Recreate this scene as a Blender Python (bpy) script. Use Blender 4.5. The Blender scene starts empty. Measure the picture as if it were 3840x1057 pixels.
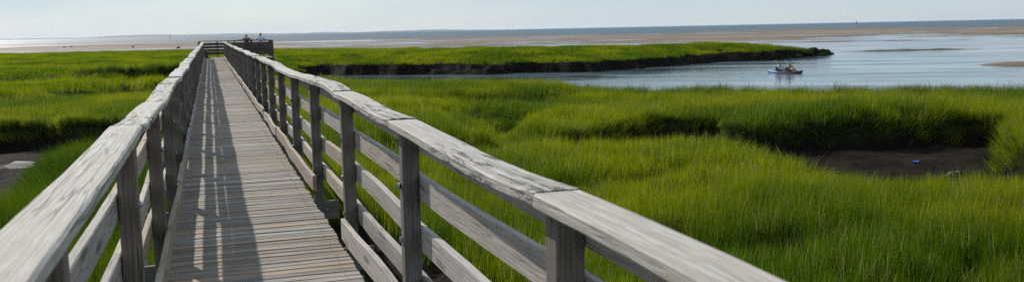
import bpy, bmesh, math, random
import numpy as np
from mathutils import Vector, Matrix

random.seed(7)
rng = np.random.default_rng(11)
SC = bpy.context.scene
COL = SC.collection

# ------------------------------------------------------------------ camera
CAM_Z = 1.57
YAW, PITCH, ROLL = math.radians(17.9922), math.radians(6.9068), math.radians(-1.1786)
fw = Vector((math.sin(YAW)*math.cos(PITCH), math.cos(YAW)*math.cos(PITCH), -math.sin(PITCH)))
ri = Vector((math.cos(YAW), -math.sin(YAW), 0))
up = ri.cross(fw)
r2 = ri*math.cos(ROLL) + up*math.sin(ROLL)
u2 = up*math.cos(ROLL) - ri*math.sin(ROLL)
cd = bpy.data.cameras.new('camera')
cam = bpy.data.objects.new('camera', cd)
COL.objects.link(cam)
m = Matrix((r2, u2, -fw)).transposed().to_4x4()
m.translation = Vector((0, 0, CAM_Z))
cam.matrix_world = m
cd.sensor_width = 36
cd.lens = 36*3450/3840
cd.clip_start = 0.05
cd.clip_end = 60000
cd.dof.use_dof = True
cd.dof.focus_distance = 7.0
cd.dof.aperture_fstop = 4.0
SC.camera = cam

# ------------------------------------------------------------------ light
SUN_AZ, SUN_EL = math.radians(-20), math.radians(33)     # azimuth from +Y, negative = to the left
w = bpy.data.worlds.new('World')
SC.world = w
w.use_nodes = True
nt = w.node_tree
bg = nt.nodes['Background']
sky = nt.nodes.new('ShaderNodeTexSky')
sky.sky_type = 'NISHITA'
sky.sun_disc = False
sky.sun_elevation = SUN_EL
sky.sun_rotation = SUN_AZ
sky.air_density = 1.0
sky.dust_density = 0.25
sky.ozone_density = 2.0
# thin high cloud that pales the blue
tc = nt.nodes.new('ShaderNodeTexCoord')
mp = nt.nodes.new('ShaderNodeMapping'); mp.inputs['Scale'].default_value = (1.2, 1.2, 7.0)
nz_ = nt.nodes.new('ShaderNodeTexNoise'); nz_.inputs['Scale'].default_value = 1.7; nz_.inputs['Detail'].default_value = 6
nt.links.new(tc.outputs['Generated'], mp.inputs[0]); nt.links.new(mp.outputs[0], nz_.inputs['Vector'])
mr = nt.nodes.new('ShaderNodeMapRange'); mr.inputs[1].default_value = .36; mr.inputs[2].default_value = .66; mr.inputs[3].default_value = .70; mr.inputs[4].default_value = 1.0
nt.links.new(nz_.outputs[0], mr.inputs[0])
mxs = nt.nodes.new('ShaderNodeMix'); mxs.data_type = 'RGBA'; mxs.inputs[7].default_value = (4.7, 5.85, 6.95, 1)
nt.links.new(mr.outputs[0], mxs.inputs[0]); nt.links.new(sky.outputs[0], mxs.inputs[6]); nt.links.new(mxs.outputs[2], bg.inputs[0])
bg.inputs[1].default_value = 0.085
sl = bpy.data.lights.new('sun', 'SUN')
sl.energy = 3.4
sl.angle = math.radians(0.6)
sl.color = (1.0, 0.95, 0.87)
so = bpy.data.objects.new('sun', sl)
COL.objects.link(so)
sdir = Vector((math.sin(SUN_AZ)*math.cos(SUN_EL), math.cos(SUN_AZ)*math.cos(SUN_EL), math.sin(SUN_EL)))
so.rotation_euler = sdir.to_track_quat('Z', 'Y').to_euler()
so.location = sdir*40
SC.view_settings.view_transform = 'Standard'
SC.view_settings.look = 'None'
SC.view_settings.exposure = 0.35
SC.view_settings.gamma = 1
SC.render.engine = 'CYCLES'
SC.cycles.use_denoising = False
SC.cycles.max_bounces = 8
SC.cycles.transparent_max_bounces = 8
SC.cycles.volume_bounces = 0
SC.cycles.sample_clamp_indirect = 4
SC.cycles.sample_clamp_direct = 5

# ------------------------------------------------------------------ materials
class NT:
    def __init__(s, name):
        s.m = bpy.data.materials.new(name)
        s.m.use_nodes = True
        s.t = s.m.node_tree
        s.t.nodes.clear()
        s.out = s.t.nodes.new('ShaderNodeOutputMaterial')
    def n(s, kind, **kw):
        nd = s.t.nodes.new('ShaderNode'+kind)
        ins = kw.pop('ins', {})
        for k, v in kw.items(): setattr(nd, k, v)
        for k, v in ins.items(): s.set(nd, k, v)
        return nd
    def set(s, nd, k, v):
        if isinstance(v, bpy.types.NodeSocket): s.t.links.new(v, nd.inputs[k])
        else: nd.inputs[k].default_value = v
    def math(s, op, a, b=0.0, c=None, clamp=False):
        nd = s.n('Math', operation=op, use_clamp=clamp)
        s.set(nd, 0, a); s.set(nd, 1, b)
        if c is not None: s.set(nd, 2, c)
        return nd.outputs[0]
    def vmath(s, op, a, b):
        nd = s.n('VectorMath', operation=op)
        s.set(nd, 0, a); s.set(nd, 1, b)
        return nd.outputs[0]
    def noise(s, vec, scale, detail=4, rough=.55, dist=0):
        nd = s.n('TexNoise', ins={'Vector': vec, 'Scale': scale, 'Detail': detail, 'Roughness': rough, 'Distortion': dist})
        return nd.outputs[0]
    def ramp(s, fac, lo, hi):
        nd = s.n('MapRange', ins={0: fac, 1: lo, 2: hi, 3: 0.0, 4: 1.0})
        return nd.outputs[0]
    def mix(s, fac, a, b, blend='MIX'):
        nd = s.n('Mix', data_type='RGBA', blend_type=blend)
        for i, v in ((0, fac), (6, a), (7, b)):
            if isinstance(v, tuple) and len(v) == 3: v = (*v, 1)
            s.set(nd, i, v)
        return nd.outputs[2]
    def pos(s): return s.n('NewGeometry').outputs['Position']
    def attr(s, name): return s.n('Attribute', attribute_name=name)
    def bump(s, h, strength=.5, dist=.01):
        return s.n('Bump', ins={'Height': h, 'Strength': strength, 'Distance': dist}).outputs[0]
    def pbsdf(s, col, rough=.8, normal=None, **kw):
        p = s.n('BsdfPrincipled')
        if isinstance(col, tuple) and len(col) == 3: col = (*col, 1)
        s.set(p, 'Base Color', col); s.set(p, 'Roughness', rough)
        if normal is not None: s.set(p, 'Normal', normal)
        for k, v in kw.items(): s.set(p, k.replace('_', ' '), v)
        s.t.links.new(p.outputs[0], s.out.inputs[0])
        return p

def wood(name, light, dark, lichen=0.0, var=.3, green=0.0, bump=.5):
    k = NT(name)
    at = k.attr('bco')
    rnd = k.attr('rnd').outputs['Fac']
    off = k.n('CombineXYZ', ins={0: k.math('MULTIPLY', rnd, 71.3), 1: k.math('MULTIPLY', rnd, 37.7), 2: k.math('MULTIPLY', rnd, 13.1)}).outputs[0]
    def coord(a, b):
        v = k.vmath('MULTIPLY', at.outputs['Vector'], (a, b, b))
        return k.vmath('ADD', v, off)
    g1 = k.noise(coord(2.6, 30), 1.0, 6, .65, .4)
    g2 = k.noise(coord(7, 130), 1.0, 4, .6)
    blot = k.noise(coord(2.2, 6), 1.0, 5, .65)
    wv = k.n('TexWave', wave_type='BANDS', bands_direction='Y', ins={'Vector': coord(.55, 9), 'Scale': 1.6, 'Distortion': 9.0, 'Detail': 2.0, 'Detail Scale': .9, 'Detail Roughness': .5})
    ring = k.ramp(wv.outputs['Fac'], 0.02, .30)
    f = k.math('ADD', k.math('MULTIPLY', g1, .55), k.math('MULTIPLY', g2, .45))
    f = k.ramp(f, .33, .66)
    f = k.math('MULTIPLY', f, k.math('ADD', k.math('MULTIPLY', ring, .55), .45))
    col = k.mix(f, dark, light)
    col = k.mix(k.math('MULTIPLY', k.ramp(blot, .45, .75), .45), col, tuple(c*.62 for c in light))
    # whole-board variation
    hsv = k.n('HueSaturation', ins={'Hue': .5, 'Saturation': k.math('ADD', .45, k.math('MULTIPLY', k.math('FRACT', k.math('MULTIPLY', rnd, 7.31)), 1.1)), 'Value': k.math('ADD', 1-var, k.math('MULTIPLY', rnd, 2*var)), 'Fac': 1.0, 'Color': col})
    col = hsv.outputs[0]
    # knots
    vor = k.n('TexVoronoi', ins={'Vector': coord(1.3, 7), 'Scale': 1.0})
    kn = k.math('SUBTRACT', 1.0, k.ramp(vor.outputs['Distance'], .07, .19))
    col = k.mix(k.math('MULTIPLY', kn, .75), col, tuple(c*.35 for c in dark))
    # drying cracks along the grain
    cr = k.noise(coord(.8, 34), 1.0, 2, .5, .3)
    crk = k.math('SUBTRACT', 1.0, k.ramp(k.math('ABSOLUTE', k.math('SUBTRACT', cr, .5)), 0.0, .03))
    crk = k.math('MULTIPLY', crk, k.ramp(k.noise(coord(.9, 3), 1.0, 2), .44, .56))
    col = k.mix(k.math('MULTIPLY', crk, .8), col, tuple(c*.25 for c in dark))
    h = k.math('ADD', f, k.math('MULTIPLY', g2, .7))
    h = k.math('SUBTRACT', h, crk)
    if green:
        gm = k.ramp(k.noise(coord(1.5, 5), 1.0, 4), .5, .75)
        col = k.mix(k.math('MULTIPLY', gm, green), col, (.16, .17, .09))
    if lichen:
        a = k.noise(coord(2.6, 17), 1.0, 8, .78, .3)
        b = k.noise(coord(.7, 2.2), 1.0, 2, .5)
        has = k.ramp(k.math('FRACT', k.math('MULTIPLY', rnd, 3.7)), .40, .75)
        mask = k.math('MULTIPLY', k.math('MULTIPLY', k.ramp(a, .515, .54), k.ramp(k.math('ADD', b, k.math('MULTIPLY', has, .06)), .5, .57)), has)
        white = k.math('MULTIPLY', k.ramp(k.noise(coord(5, 22), 1.0, 5, .7), .52, .62), k.ramp(b, .35, .55))
        col = k.mix(k.math('MULTIPLY', white, .35*lichen), col, (.62, .60, .57))
        col = k.mix(k.math('MULTIPLY', mask, .88*lichen), col, (.035, .034, .032))
        h = k.math('SUBTRACT', h, k.math('MULTIPLY', mask, .6))
    k.pbsdf(col, .78, k.bump(h, bump, .004), Specular_IOR_Level=.3)
    return k.m

M = {}
M['cap'] = wood('weathered_cap_wood', (.58, .54, .49), (.32, .292, .26), lichen=1.0, var=.12, green=.2)
M['rail'] = wood('weathered_rail_wood', (.50, .425, .355), (.27, .222, .182), var=.14, green=.1)
M['post'] = wood('weathered_post_wood', (.24, .208, .178), (.10, .083, .07), var=.2, green=.15)
M['deck'] = wood('weathered_deck_wood', (.405, .348, .295), (.175, .145, .12), var=.30)
M['beam'] = wood('treated_beam_wood', (.24, .225, .19), (.12, .11, .09), var=.15, green=.3)
M['far'] = wood('dark_platform_wood', (.11, .095, .085), (.06, .052, .047), var=.2)

def plain(name, col, rough=.6, **kw):
    k = NT(name)
    n = k.noise(k.n('TexCoord').outputs['Object'], 9, 4)
    c = k.mix(n, tuple(x*.75 for x in col), tuple(min(1, x*1.2) for x in col))
    k.pbsdf(c, rough, **kw)
    return k.m
M['metal'] = plain('galvanised_metal', (.30, .32, .36), .45, Metallic=.7)
M['skin'] = plain('skin', (.42, .23, .16), .55)
M['tan'] = plain('tanned_skin', (.36, .18, .11), .55)

# ------------------------------------------------------------------ object helpers
def tag(o, label=None, cat=None, group=None, kind=None):
    if label: o['label'] = label
    if cat: o['category'] = cat
    if group: o['group'] = group
    if kind: o['kind'] = kind
    return o
def empty(name, loc=(0, 0, 0), rz=0.0):
    o = bpy.data.objects.new(name, None)
    COL.objects.link(o)
    o.location = loc
    o.rotation_euler = (0, 0, rz)
    o.empty_display_size = .2
    return o
def link(name, me, parent=None, mats=()):
    o = bpy.data.objects.new(name, me)
    for x in mats: me.materials.append(x)
    COL.objects.link(o)
    if parent is not None: o.parent = parent
    return o
class MB:
    """collects boards and boxes; build() links them as one mesh object"""
    def __init__(s): s.v = []; s.f = []; s.b = []; s.r = []; s.mi = []
    def loft(s, rings, bcos, rnd, mi=0, caps=True):
        o = len(s.v); n = len(rings[0])
        for rg, bc in zip(rings, bcos):
            s.v += [tuple(p) for p in rg]; s.b += bc; s.r += [rnd]*n
        for i in range(len(rings)-1):
            for j in range(n):
                a = o+i*n+j; b = o+i*n+(j+1) % n
                s.f.append((a, b, b+n, a+n)); s.mi.append(mi)
        if caps:
            s.f.append(tuple(o+j for j in range(n))[::-1]); s.mi.append(mi)
            e = o+(len(rings)-1)*n
            s.f.append(tuple(e+j for j in range(n))); s.mi.append(mi)
    def board(s, path, side, upv, w, t, ch=.006, mi=0, rnd=None, wob=0.0):
        """path: centre points; side: direction of the width w, upv: direction of the thickness t"""
        rnd = random.random() if rnd is None else rnd
        side = Vector(side).normalized(); upv = Vector(upv).normalized()
        path = [Vector(p) for p in path]
        hw, ht = w/2, t/2
        sec = [(-hw+ch, -ht), (hw-ch, -ht), (hw, -ht+ch), (hw, ht-ch), (hw-ch, ht), (-hw+ch, ht), (-hw, ht-ch), (-hw, -ht+ch)]
        rings, bcs, L = [], [], 0
        for i, p in enumerate(path):
            if i: L += (p-path[i-1]).length
            k = .0 if wob == 0 else wob
            j = [random.uniform(-k, k) for _ in range(4)]
            rings.append([p+side*(a+(j[0] if a > 0 else j[1]))+upv*(b+(j[2] if b > 0 else j[3])) for a, b in sec])
            bcs.append([(L, a, b) for a, b in sec])
        # face orientation: (side, up, along) must be right handed
        if side.cross(upv).dot(path[-1]-path[0]) < 0:
            rings = [r[::-1] for r in rings]; bcs = [b[::-1] for b in bcs]
        s.loft(rings, bcs, rnd, mi)
    def tube(s, path, rad, n=8, mi=0):
        path = [Vector(p) for p in path]
        rad = rad if isinstance(rad, (list, tuple)) else [rad]*len(path)
        rings, bcs, L = [], [], 0
        for i, p in enumerate(path):
            d = (path[min(i+1, len(path)-1)]-path[max(i-1, 0)]).normalized()
            a = d.cross(Vector((0, 0, 1)) if abs(d.z) < .9 else Vector((1, 0, 0))).normalized(); b = d.cross(a)
            if i: L += (p-path[i-1]).length
            rings.append([p+a*math.cos(2*math.pi*j/n)*rad[i]+b*math.sin(2*math.pi*j/n)*rad[i] for j in range(n)])
            bcs.append([(L, math.cos(2*math.pi*j/n)*rad[i], math.sin(2*math.pi*j/n)*rad[i]) for j in range(n)])
        s.loft(rings, bcs, random.random(), mi)
    def build(s, name, mats, parent=None, smooth=False):
        me = bpy.data.meshes.new(name)
        me.from_pydata(s.v, [], s.f)
        a = me.attributes.new('bco', 'FLOAT_VECTOR', 'POINT'); a.data.foreach_set('vector', np.array(s.b, dtype=np.float32).ravel())
        a = me.attributes.new('rnd', 'FLOAT', 'POINT'); a.data.foreach_set('value', np.array(s.r, dtype=np.float32))
        me.polygons.foreach_set('material_index', np.array(s.mi, dtype=np.int32))
        if smooth: me.polygons.foreach_set('use_smooth', np.ones(len(me.polygons), dtype=bool))
        me.update()
        if not isinstance(mats, (list, tuple)): mats = [mats]
        return link(name, me, parent, mats)

# ------------------------------------------------------------------ numpy noise and polygons
def vnoise(x, y, seed=0):
    xi = np.floor(x).astype(np.int64); yi = np.floor(y).astype(np.int64)
    xf = x-xi; yf = y-yi
    def hsh(a, b):
        h = (a*374761393 + b*668265263 + seed*1442695041) & 0xffffffff
        h = ((h ^ (h >> 13))*1274126177) & 0xffffffff
        h = (h ^ (h >> 16)) & 0xffffffff
        return (h & 0xffff)/65535.0
    u = xf*xf*(3-2*xf); v = yf*yf*(3-2*yf)
    return (hsh(xi, yi)*(1-u)+hsh(xi+1, yi)*u)*(1-v) + (hsh(xi, yi+1)*(1-u)+hsh(xi+1, yi+1)*u)*v
def fbm(x, y, seed=0, octv=4, gain=.5):
    s = 0; a = 1; t = 0
    for i in range(octv):
        s = s+a*(vnoise(x*2**i, y*2**i, seed+i*17)-.5); t += a; a *= gain
    return s/t*2
def sdist(X, Y, poly):
    """signed distance, positive inside, and the nearest point of the outline"""
    P = np.array(poly, float); n = len(P)
    best = np.full(X.shape, 1e18); nx = np.zeros_like(X); ny = np.zeros_like(Y)
    ins = np.zeros(X.shape, bool)
    for i in range(n):
        ax, ay = P[i]; bx, by = P[(i+1) % n]
        dx, dy = bx-ax, by-ay
        t = np.clip(((X-ax)*dx+(Y-ay)*dy)/(dx*dx+dy*dy+1e-12), 0, 1)
        qx, qy = ax+t*dx, ay+t*dy
        d = (X-qx)**2+(Y-qy)**2
        m_ = d < best
        best = np.where(m_, d, best); nx = np.where(m_, qx, nx); ny = np.where(m_, qy, ny)
        c = ((ay > Y) != (by > Y))
        with np.errstate(divide='ignore', invalid='ignore'):
            xi = (bx-ax)*(Y-ay)/(by-ay+1e-15)+ax
        ins ^= c & (X < xi)
    d = np.sqrt(best)
    return np.where(ins, d, -d), nx, ny
def line_dist(X, Y, pts):
    best = np.full(X.shape, 1e18)
    for (ax, ay), (bx, by) in zip(pts[:-1], pts[1:]):
        dx, dy = bx-ax, by-ay
        t = np.clip(((X-ax)*dx+(Y-ay)*dy)/(dx*dx+dy*dy), 0, 1)
        best = np.minimum(best, (X-ax-t*dx)**2+(Y-ay-t*dy)**2)
    return np.sqrt(best)
def sstep(a, b, x):
    t = np.clip((x-a)/(b-a), 0, 1)
    return t*t*(3-2*t)

# ------------------------------------------------------------------ marsh plan (metres; boardwalk runs along +Y)
WATER = -3.33
LANDZ = -1.33
LAND = [(-260, -80), (-260, 245), (-90, 232), (-41, 214), (-24, 197), (-3.5, 191), (12, 187), (30, 157), (55, 131), (77, 129), (86, 125.5), (92.5, 122.5),
        (86, 116), (73, 108.5), (63, 107), (55, 102), (41, 96), (28, 99), (20, 103), (13, 108), (10, 103), (8, 90), (7.5, 72), (7.5, 57), (12.5, 53), (16.5, 48.5),
        (17.5, 43), (18.8, 40), (21, 37.3), (23.4, 34.6), (26, 33), (28.5, 31.2), (31, 28), (37, 24.5), (62, 11), (150, -30), (150, -80)]
POOL = [(7.4, 21.2), (9.4, 20.3), (10.4, 19.9), (11.3, 18.9), (11.2, 17.2), (10.7, 15.2), (10.5, 13.6), (10.9, 12.6), (12.2, 12.0), (14.4, 12.0), (16.0, 13.0), (16.6, 14.9), (17.4, 16.4), (18.8, 17.8), (20.2, 18.9),
        (21.2, 20.2), (20.2, 21.0), (18.7, 20.9), (17.3, 21.2), (16.2, 21.7), (15.0, 22.0), (13.9, 22.1), (13.9, 22.9), (14.8, 23.8), (15.3, 25.0), (14.6, 25.9), (13.2, 25.9), (11.7, 24.9), (10.2, 23.8), (7.6, 22.5)]
CREEK_L = [(-30, 40), (-15, 36.5), (-7, 34.6), (-4.8, 33.6), (-2.7, 32.8), (-1.2, 31.2), (-1.0, 27), (-1.3, 25.5), (-1.9, 24.2), (-2.75, 24.8), (-3.3, 25), (-3.5, 22.3),
           (-3.3, 17.2), (-4.2, 13.5), (-9, 11), (-20, 14), (-34, 24)]
CREEK_W = [(9, 68), (3, 64), (-2, 61.5), (-4.5, 61.5), (-6, 64), (-8.5, 69), (-10.5, 76), (-10, 84), (-8, 87.5), (-5.5, 86), (-4.6, 89.5), (-1, 90), (3, 86), (9, 86)]
MUDPATCH = [(1.25, 14.6), (2.1, 14.5), (2.5, 13), (2.6, 11.9), (2.9, 10.4), (3.1, 8.5), (2.8, 6.5), (1.3, 6), (1.2, 9)]
SWALES = [([(5.3, 11.4), (5.8, 10.3), (6.4, 9.9), (7.3, 10.2), (8.1, 9.7), (9.8, 8.7), (12, 8.4)], .55, .60),
          ([(9.5, 28.5), (8.0, 27), (7.4, 24.6), (8.2, 21.8), (5, 20.5)], .9, .55), ([(9.6, 20.6), (7.5, 21.6)], .9, .5),
          ([(-16, 51), (-8.4, 51.2), (-6.5, 51.5), (-5.4, 49), (-4.2, 53)], 1.5, .75),
          ([(-24, 76), (-14, 77), (-9.5, 77)], 5.0, .75),
          ([(-60, 110), (-30, 112), (-8, 108)], 3.5, .6), ([(14, 128), (30, 122), (48, 112)], 2.5, .6),
          ([(6, 45), (9, 43.5), (13, 42)], 1.1, .55),
          ([(8, 35), (12, 33), (15, 31)], 1.0, .45),
          ([(4.5, 15.5), (6.5, 15), (9, 15.8)], .6, .2),
          ([(20, 16), (24, 15), (28, 12)], .8, .3),
          ([(7.5, 7.6), (8.6, 7.2), (9.5, 6.6)], .35, .3)]

LOWS = [([(-5.6, 50), (-6.5, 52.6), (-5.3, 56), (-4.4, 58.5), (-3.4, 56.3), (-2, 58.5), (-1.2, 50), (-3, 46.5), (-5, 46.5)], .75),
        ([(-6.6, 45.5), (-9, 45), (-16, 46), (-24, 50), (-15, 52.5), (-10, 50.5), (-7.2, 47.8)], .7), ([(-9, 62), (-14, 62.5), (-24, 68), (-24, 73), (-12, 73), (-9.5, 69)], .4),
        ([(5.5, 29), (9.5, 28), (10.5, 30.5), (6, 32)], .3)]
MOUNDS = [([(-16, 60), (-12, 54.5), (-9.2, 51.8), (-6.8, 49.2), (-5.4, 48), (-4.7, 50), (-5.2, 53), (-3.4, 54.2), (-2.2, 58), (-3, 60), (-8, 62)], .12),
          ([(-3.9, 57.2), (-2.2, 55.6), (-1, 58), (-1.6, 60), (-3.6, 59)], .10),
          ([(4, 36), (9, 34.5), (14, 35), (15, 38), (11, 40), (5, 40)], .28),
          ([(6.4, 9.2), (7.6, 9.4), (9.4, 8.3), (9.4, 6.6), (7.4, 6.6), (6.2, 7.6)], .20),
          ([(14.0, 22.5), (16.1, 21.8), (18.5, 21.0), (21, 20.9), (23, 22.4), (20, 24.5), (16.4, 23.6)], .16),
          ([(3.4, 22.5), (6.2, 21.5), (6.6, 25), (6.2, 27.5), (3.6, 27)], .22)]
def land_fields(X, Y):
    j = fbm(X*.35, Y*.35, 3, 3)
    far = sstep(55, 75, Y)
    s, lx, ly = sdist(X+far*fbm(X*.22, Y*.22, 5, 3)*1.6, Y+far*fbm(X*.22, Y*.22, 9, 3)*1.6, LAND)
    s = s+j*(.35+1.3*far)+far*1.1*fbm(X*.9, Y*.9, 13, 2)
    slope_w = 2.2+far*6.5
    mud_w = 1.3+.7*far
    h = np.where(s < mud_w, WATER-.35+(1.5)*sstep(-.4, mud_w, s), WATER+1.15+(LANDZ-WATER-1.15)*sstep(mud_w, mud_w+slope_w, s))
    h = np.where(s < -.4, WATER-.35+np.clip((s+.4)*.25, -1.2, 0), h)
    h = h+np.where(s > 1, .16*fbm(X*.16, Y*.16, 21, 3)+.10*fbm(X*.62, Y*.62, 31, 2), 0)*1.0
    tip = sstep(79, 94, X)*sstep(100, 108, Y)
    h = np.where(s > 0, h-tip*np.clip(h-WATER-.25, 0, 9)*.95+tip*.35*fbm(X*.8, Y*.8, 15, 3), h)
    swl = np.zeros_like(X)
    for pts, hw, dep in SWALES:
        d = line_dist(X+.35*fbm(X*.6, Y*.6, 41, 2), Y+.35*fbm(X*.6, Y*.6, 43, 2), pts)
        v = 1-sstep(hw*.35, hw*1.5, d)
        h = h-dep*v
        swl = np.maximum(swl, v)
    for poly, up_ in MOUNDS:
        d, _, _ = sdist(X+.3*fbm(X*.7, Y*.7, 145, 2), Y+.3*fbm(X*.7, Y*.7, 147, 2), poly)
        h = h+up_*sstep(-.25, .55, d)
    for poly, dep in LOWS:
        d, _, _ = sdist(X+.5*fbm(X*.5, Y*.5, 45, 2), Y+.5*fbm(X*.5, Y*.5, 47, 2), poly)
        v = sstep(-.3, .7, d)
        h = h-dep*v
        swl = np.maximum(swl, .8*v)
    dmax = np.full(X.shape, -1e9); nx = np.zeros_like(X); ny = np.zeros_like(Y)
    wob = .30*fbm(X*1.0, Y*1.0, 51, 3)
    mud = sstep(mud_w+.8, mud_w+.1, s+.4*fbm(X*.9, Y*.9, 77, 2))
    mud = np.maximum(mud, sstep(.42, .62, tip))
    peat_shade = sstep(-.6, .2, s)*(1-sstep(mud_w+.6, mud_w+1.4, s))  # bank-face mask: dark peaty mud plus undercut shade put into its colour
    for poly, bed, bw in ((POOL, -1.90, .30), (CREEK_L, -2.05, .4), (CREEK_W, -2.25, .5)):
        d, qx, qy = sdist(X, Y, poly)
        d = d+wob*(1 if bw < .6 else 2)
        k = sstep(-.12, bw, d)
        bedz = bed+.09*fbm(X*1.1, Y*1.1, 61, 4)+.035*fbm(X*5, Y*5, 63, 2)-.08*sstep(.5, 2.5, d)
        h = np.where(d > -.12, h*(1-k)+bedz*k, h)
        mud = np.maximum(mud, sstep(0.0, .15, d)); peat_shade = np.maximum(peat_shade, sstep(-.1, .0, d)*(1-sstep(bw+.05, bw+.5, d)))
        m_ = d > dmax
        dmax = np.where(m_, d, dmax); nx = np.where(m_, qx, nx); ny = np.where(m_, qy, ny)
    d, _, _ = sdist(X, Y, MUDPATCH)
    d = d+.22*fbm(X*1.6, Y*1.6, 71, 3)
    h = h-.22*sstep(-.15, .4, d)+.06*fbm(X*3, Y*3, 73, 3)*sstep(-.1, .3, d)
    mud = np.maximum(mud, sstep(-.05, .12, d))
    return dict(h=h, s=s, tip=tip, mud=mud, d=dmax, nx=nx, ny=ny, mp=d, peat_shade=peat_shade, swl=swl, mud_w=mud_w, far=far)

def grid_mesh(name, X, Y, Z, mats, attrs={}, kind='structure', smooth=True):
    nr, nc = X.shape
    v = np.stack([X, Y, Z], -1).reshape(-1, 3).astype(np.float32)
    i = np.arange(nr*nc).reshape(nr, nc)
    q = np.stack([i[:-1, :-1], i[:-1, 1:], i[1:, 1:], i[1:, :-1]], -1).reshape(-1, 4)
    me = bpy.data.meshes.new(name)
    me.vertices.add(len(v)); me.vertices.foreach_set('co', v.ravel())
    me.loops.add(q.size); me.loops.foreach_set('vertex_index', q.ravel().astype(np.int32))
    me.polygons.add(len(q)); me.polygons.foreach_set('loop_start', np.arange(0, q.size, 4, dtype=np.int32))
    me.polygons.foreach_set('use_smooth', np.full(len(q), smooth))
    for k, a in attrs.items():
        at = me.attributes.new(k, 'FLOAT', 'POINT'); at.data.foreach_set('value', a.ravel().astype(np.float32))
    me.update(); me.validate()
    o = link(name, me, None, mats)
    if kind: o['kind'] = kind
    return o

# soil and mud
k = NT('marsh_soil')
p = k.pos()
mudf = k.attr('mud').outputs['Fac']
n1 = k.noise(p, 1.3, 6, .65); n2 = k.noise(p, 14, 5, .6)
soil = k.mix(n1, (.020, .026, .007), (.040, .048, .012))
mudc = k.mix(k.ramp(n1, .3, .7), (.008, .006, .0042), (.026, .019, .0135))
mudc = k.mix(k.math('MULTIPLY', k.ramp(k.noise(p, 7, 6, .7), .64, .72), .5), mudc, (.075, .06, .046))
mudc = k.mix(k.attr('peat_shade').outputs['Fac'], mudc, k.mix(n2, (.004, .0032, .0028), (.014, .011, .009)))  # peaty bank faces, painted near black to stand in for undercut shade
rough = k.math('ADD', .6, k.math('MULTIPLY', n2, .4))
k.pbsdf(k.mix(mudf, soil, mudc), rough, k.bump(k.math('ADD', k.math('MULTIPLY', n1, .6), k.math('MULTIPLY', n2, .5)), .9, .06), Specular_IOR_Level=.02)
M['soil'] = k.m

az = np.radians(np.concatenate([np.arange(-180, -40, 5), np.arange(-40, -16, .8), np.arange(-16, 54, .16), np.arange(54, 80, .8), np.arange(80, 180.1, 5)]))
rr = np.concatenate([[.01, 1], np.exp(np.arange(math.log(2.0), math.log(290), .0068))])
A, Rr = np.meshgrid(az, rr)
GX, GY = Rr*np.sin(A), Rr*np.cos(A)
F = land_fields(GX, GY)
grid_mesh('marsh_ground', GX, GY, F['h'], [M['soil']], {'mud': F['mud'], 'peat_shade': F['peat_shade']})

# ------------------------------------------------------------------ grass
def grass_mat(name, c1, c2, c3, c4, tr=.62):
    k = NT(name)
    p = k.pos()
    big = k.noise(p, .16, 4, .6)
    mid = k.noise(p, .9, 3, .6)
    rnd = k.n('ObjectInfo').outputs['Random']
    tip = k.attr('tip').outputs['Fac']
    brn = k.attr('rnd').outputs['Fac']
    c = k.mix(k.ramp(big, .42, .58), c1, c2)
    c = k.mix(k.math('MULTIPLY', k.ramp(mid, .5, .72), .55), c, c3)
    c = k.mix(k.math('MULTIPLY', k.ramp(brn, .91, .97), .8), c, c4)
    v = k.math('ADD', .86, k.math('ADD', k.math('MULTIPLY', rnd, .14), k.math('MULTIPLY', brn, .16)))
    hsv = k.n('HueSaturation', ins={'Hue': .5, 'Saturation': 1.0, 'Value': v, 'Fac': 1.0, 'Color': c})
    c = hsv.outputs[0]
    d = k.n('BsdfDiffuse', ins={'Color': c})
    t = k.n('BsdfTranslucent', ins={'Color': k.mix(.0, c, (0, 0, 0))})
    g = k.n('BsdfGlossy', ins={'Color': (.5, .5, .4, 1), 'Roughness': .45})
    mx = k.n('MixShader', ins={0: tr, 1: d.outputs[0], 2: t.outputs[0]})
    mx2 = k.n('MixShader', ins={0: .002, 1: mx.outputs[0], 2: g.outputs[0]})
    k.t.links.new(mx2.outputs[0], k.out.inputs[0])
    return k.m
M['grass'] = grass_mat('marsh_grass_blades', (.076, .138, .002), (.222, .258, .002), (.042, .090, .003), (.36, .32, .12))
M['rush'] = grass_mat('rush_blades', (.050, .085, .012), (.075, .11, .014), (.04, .07, .014), (.14, .12, .05))

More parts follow.
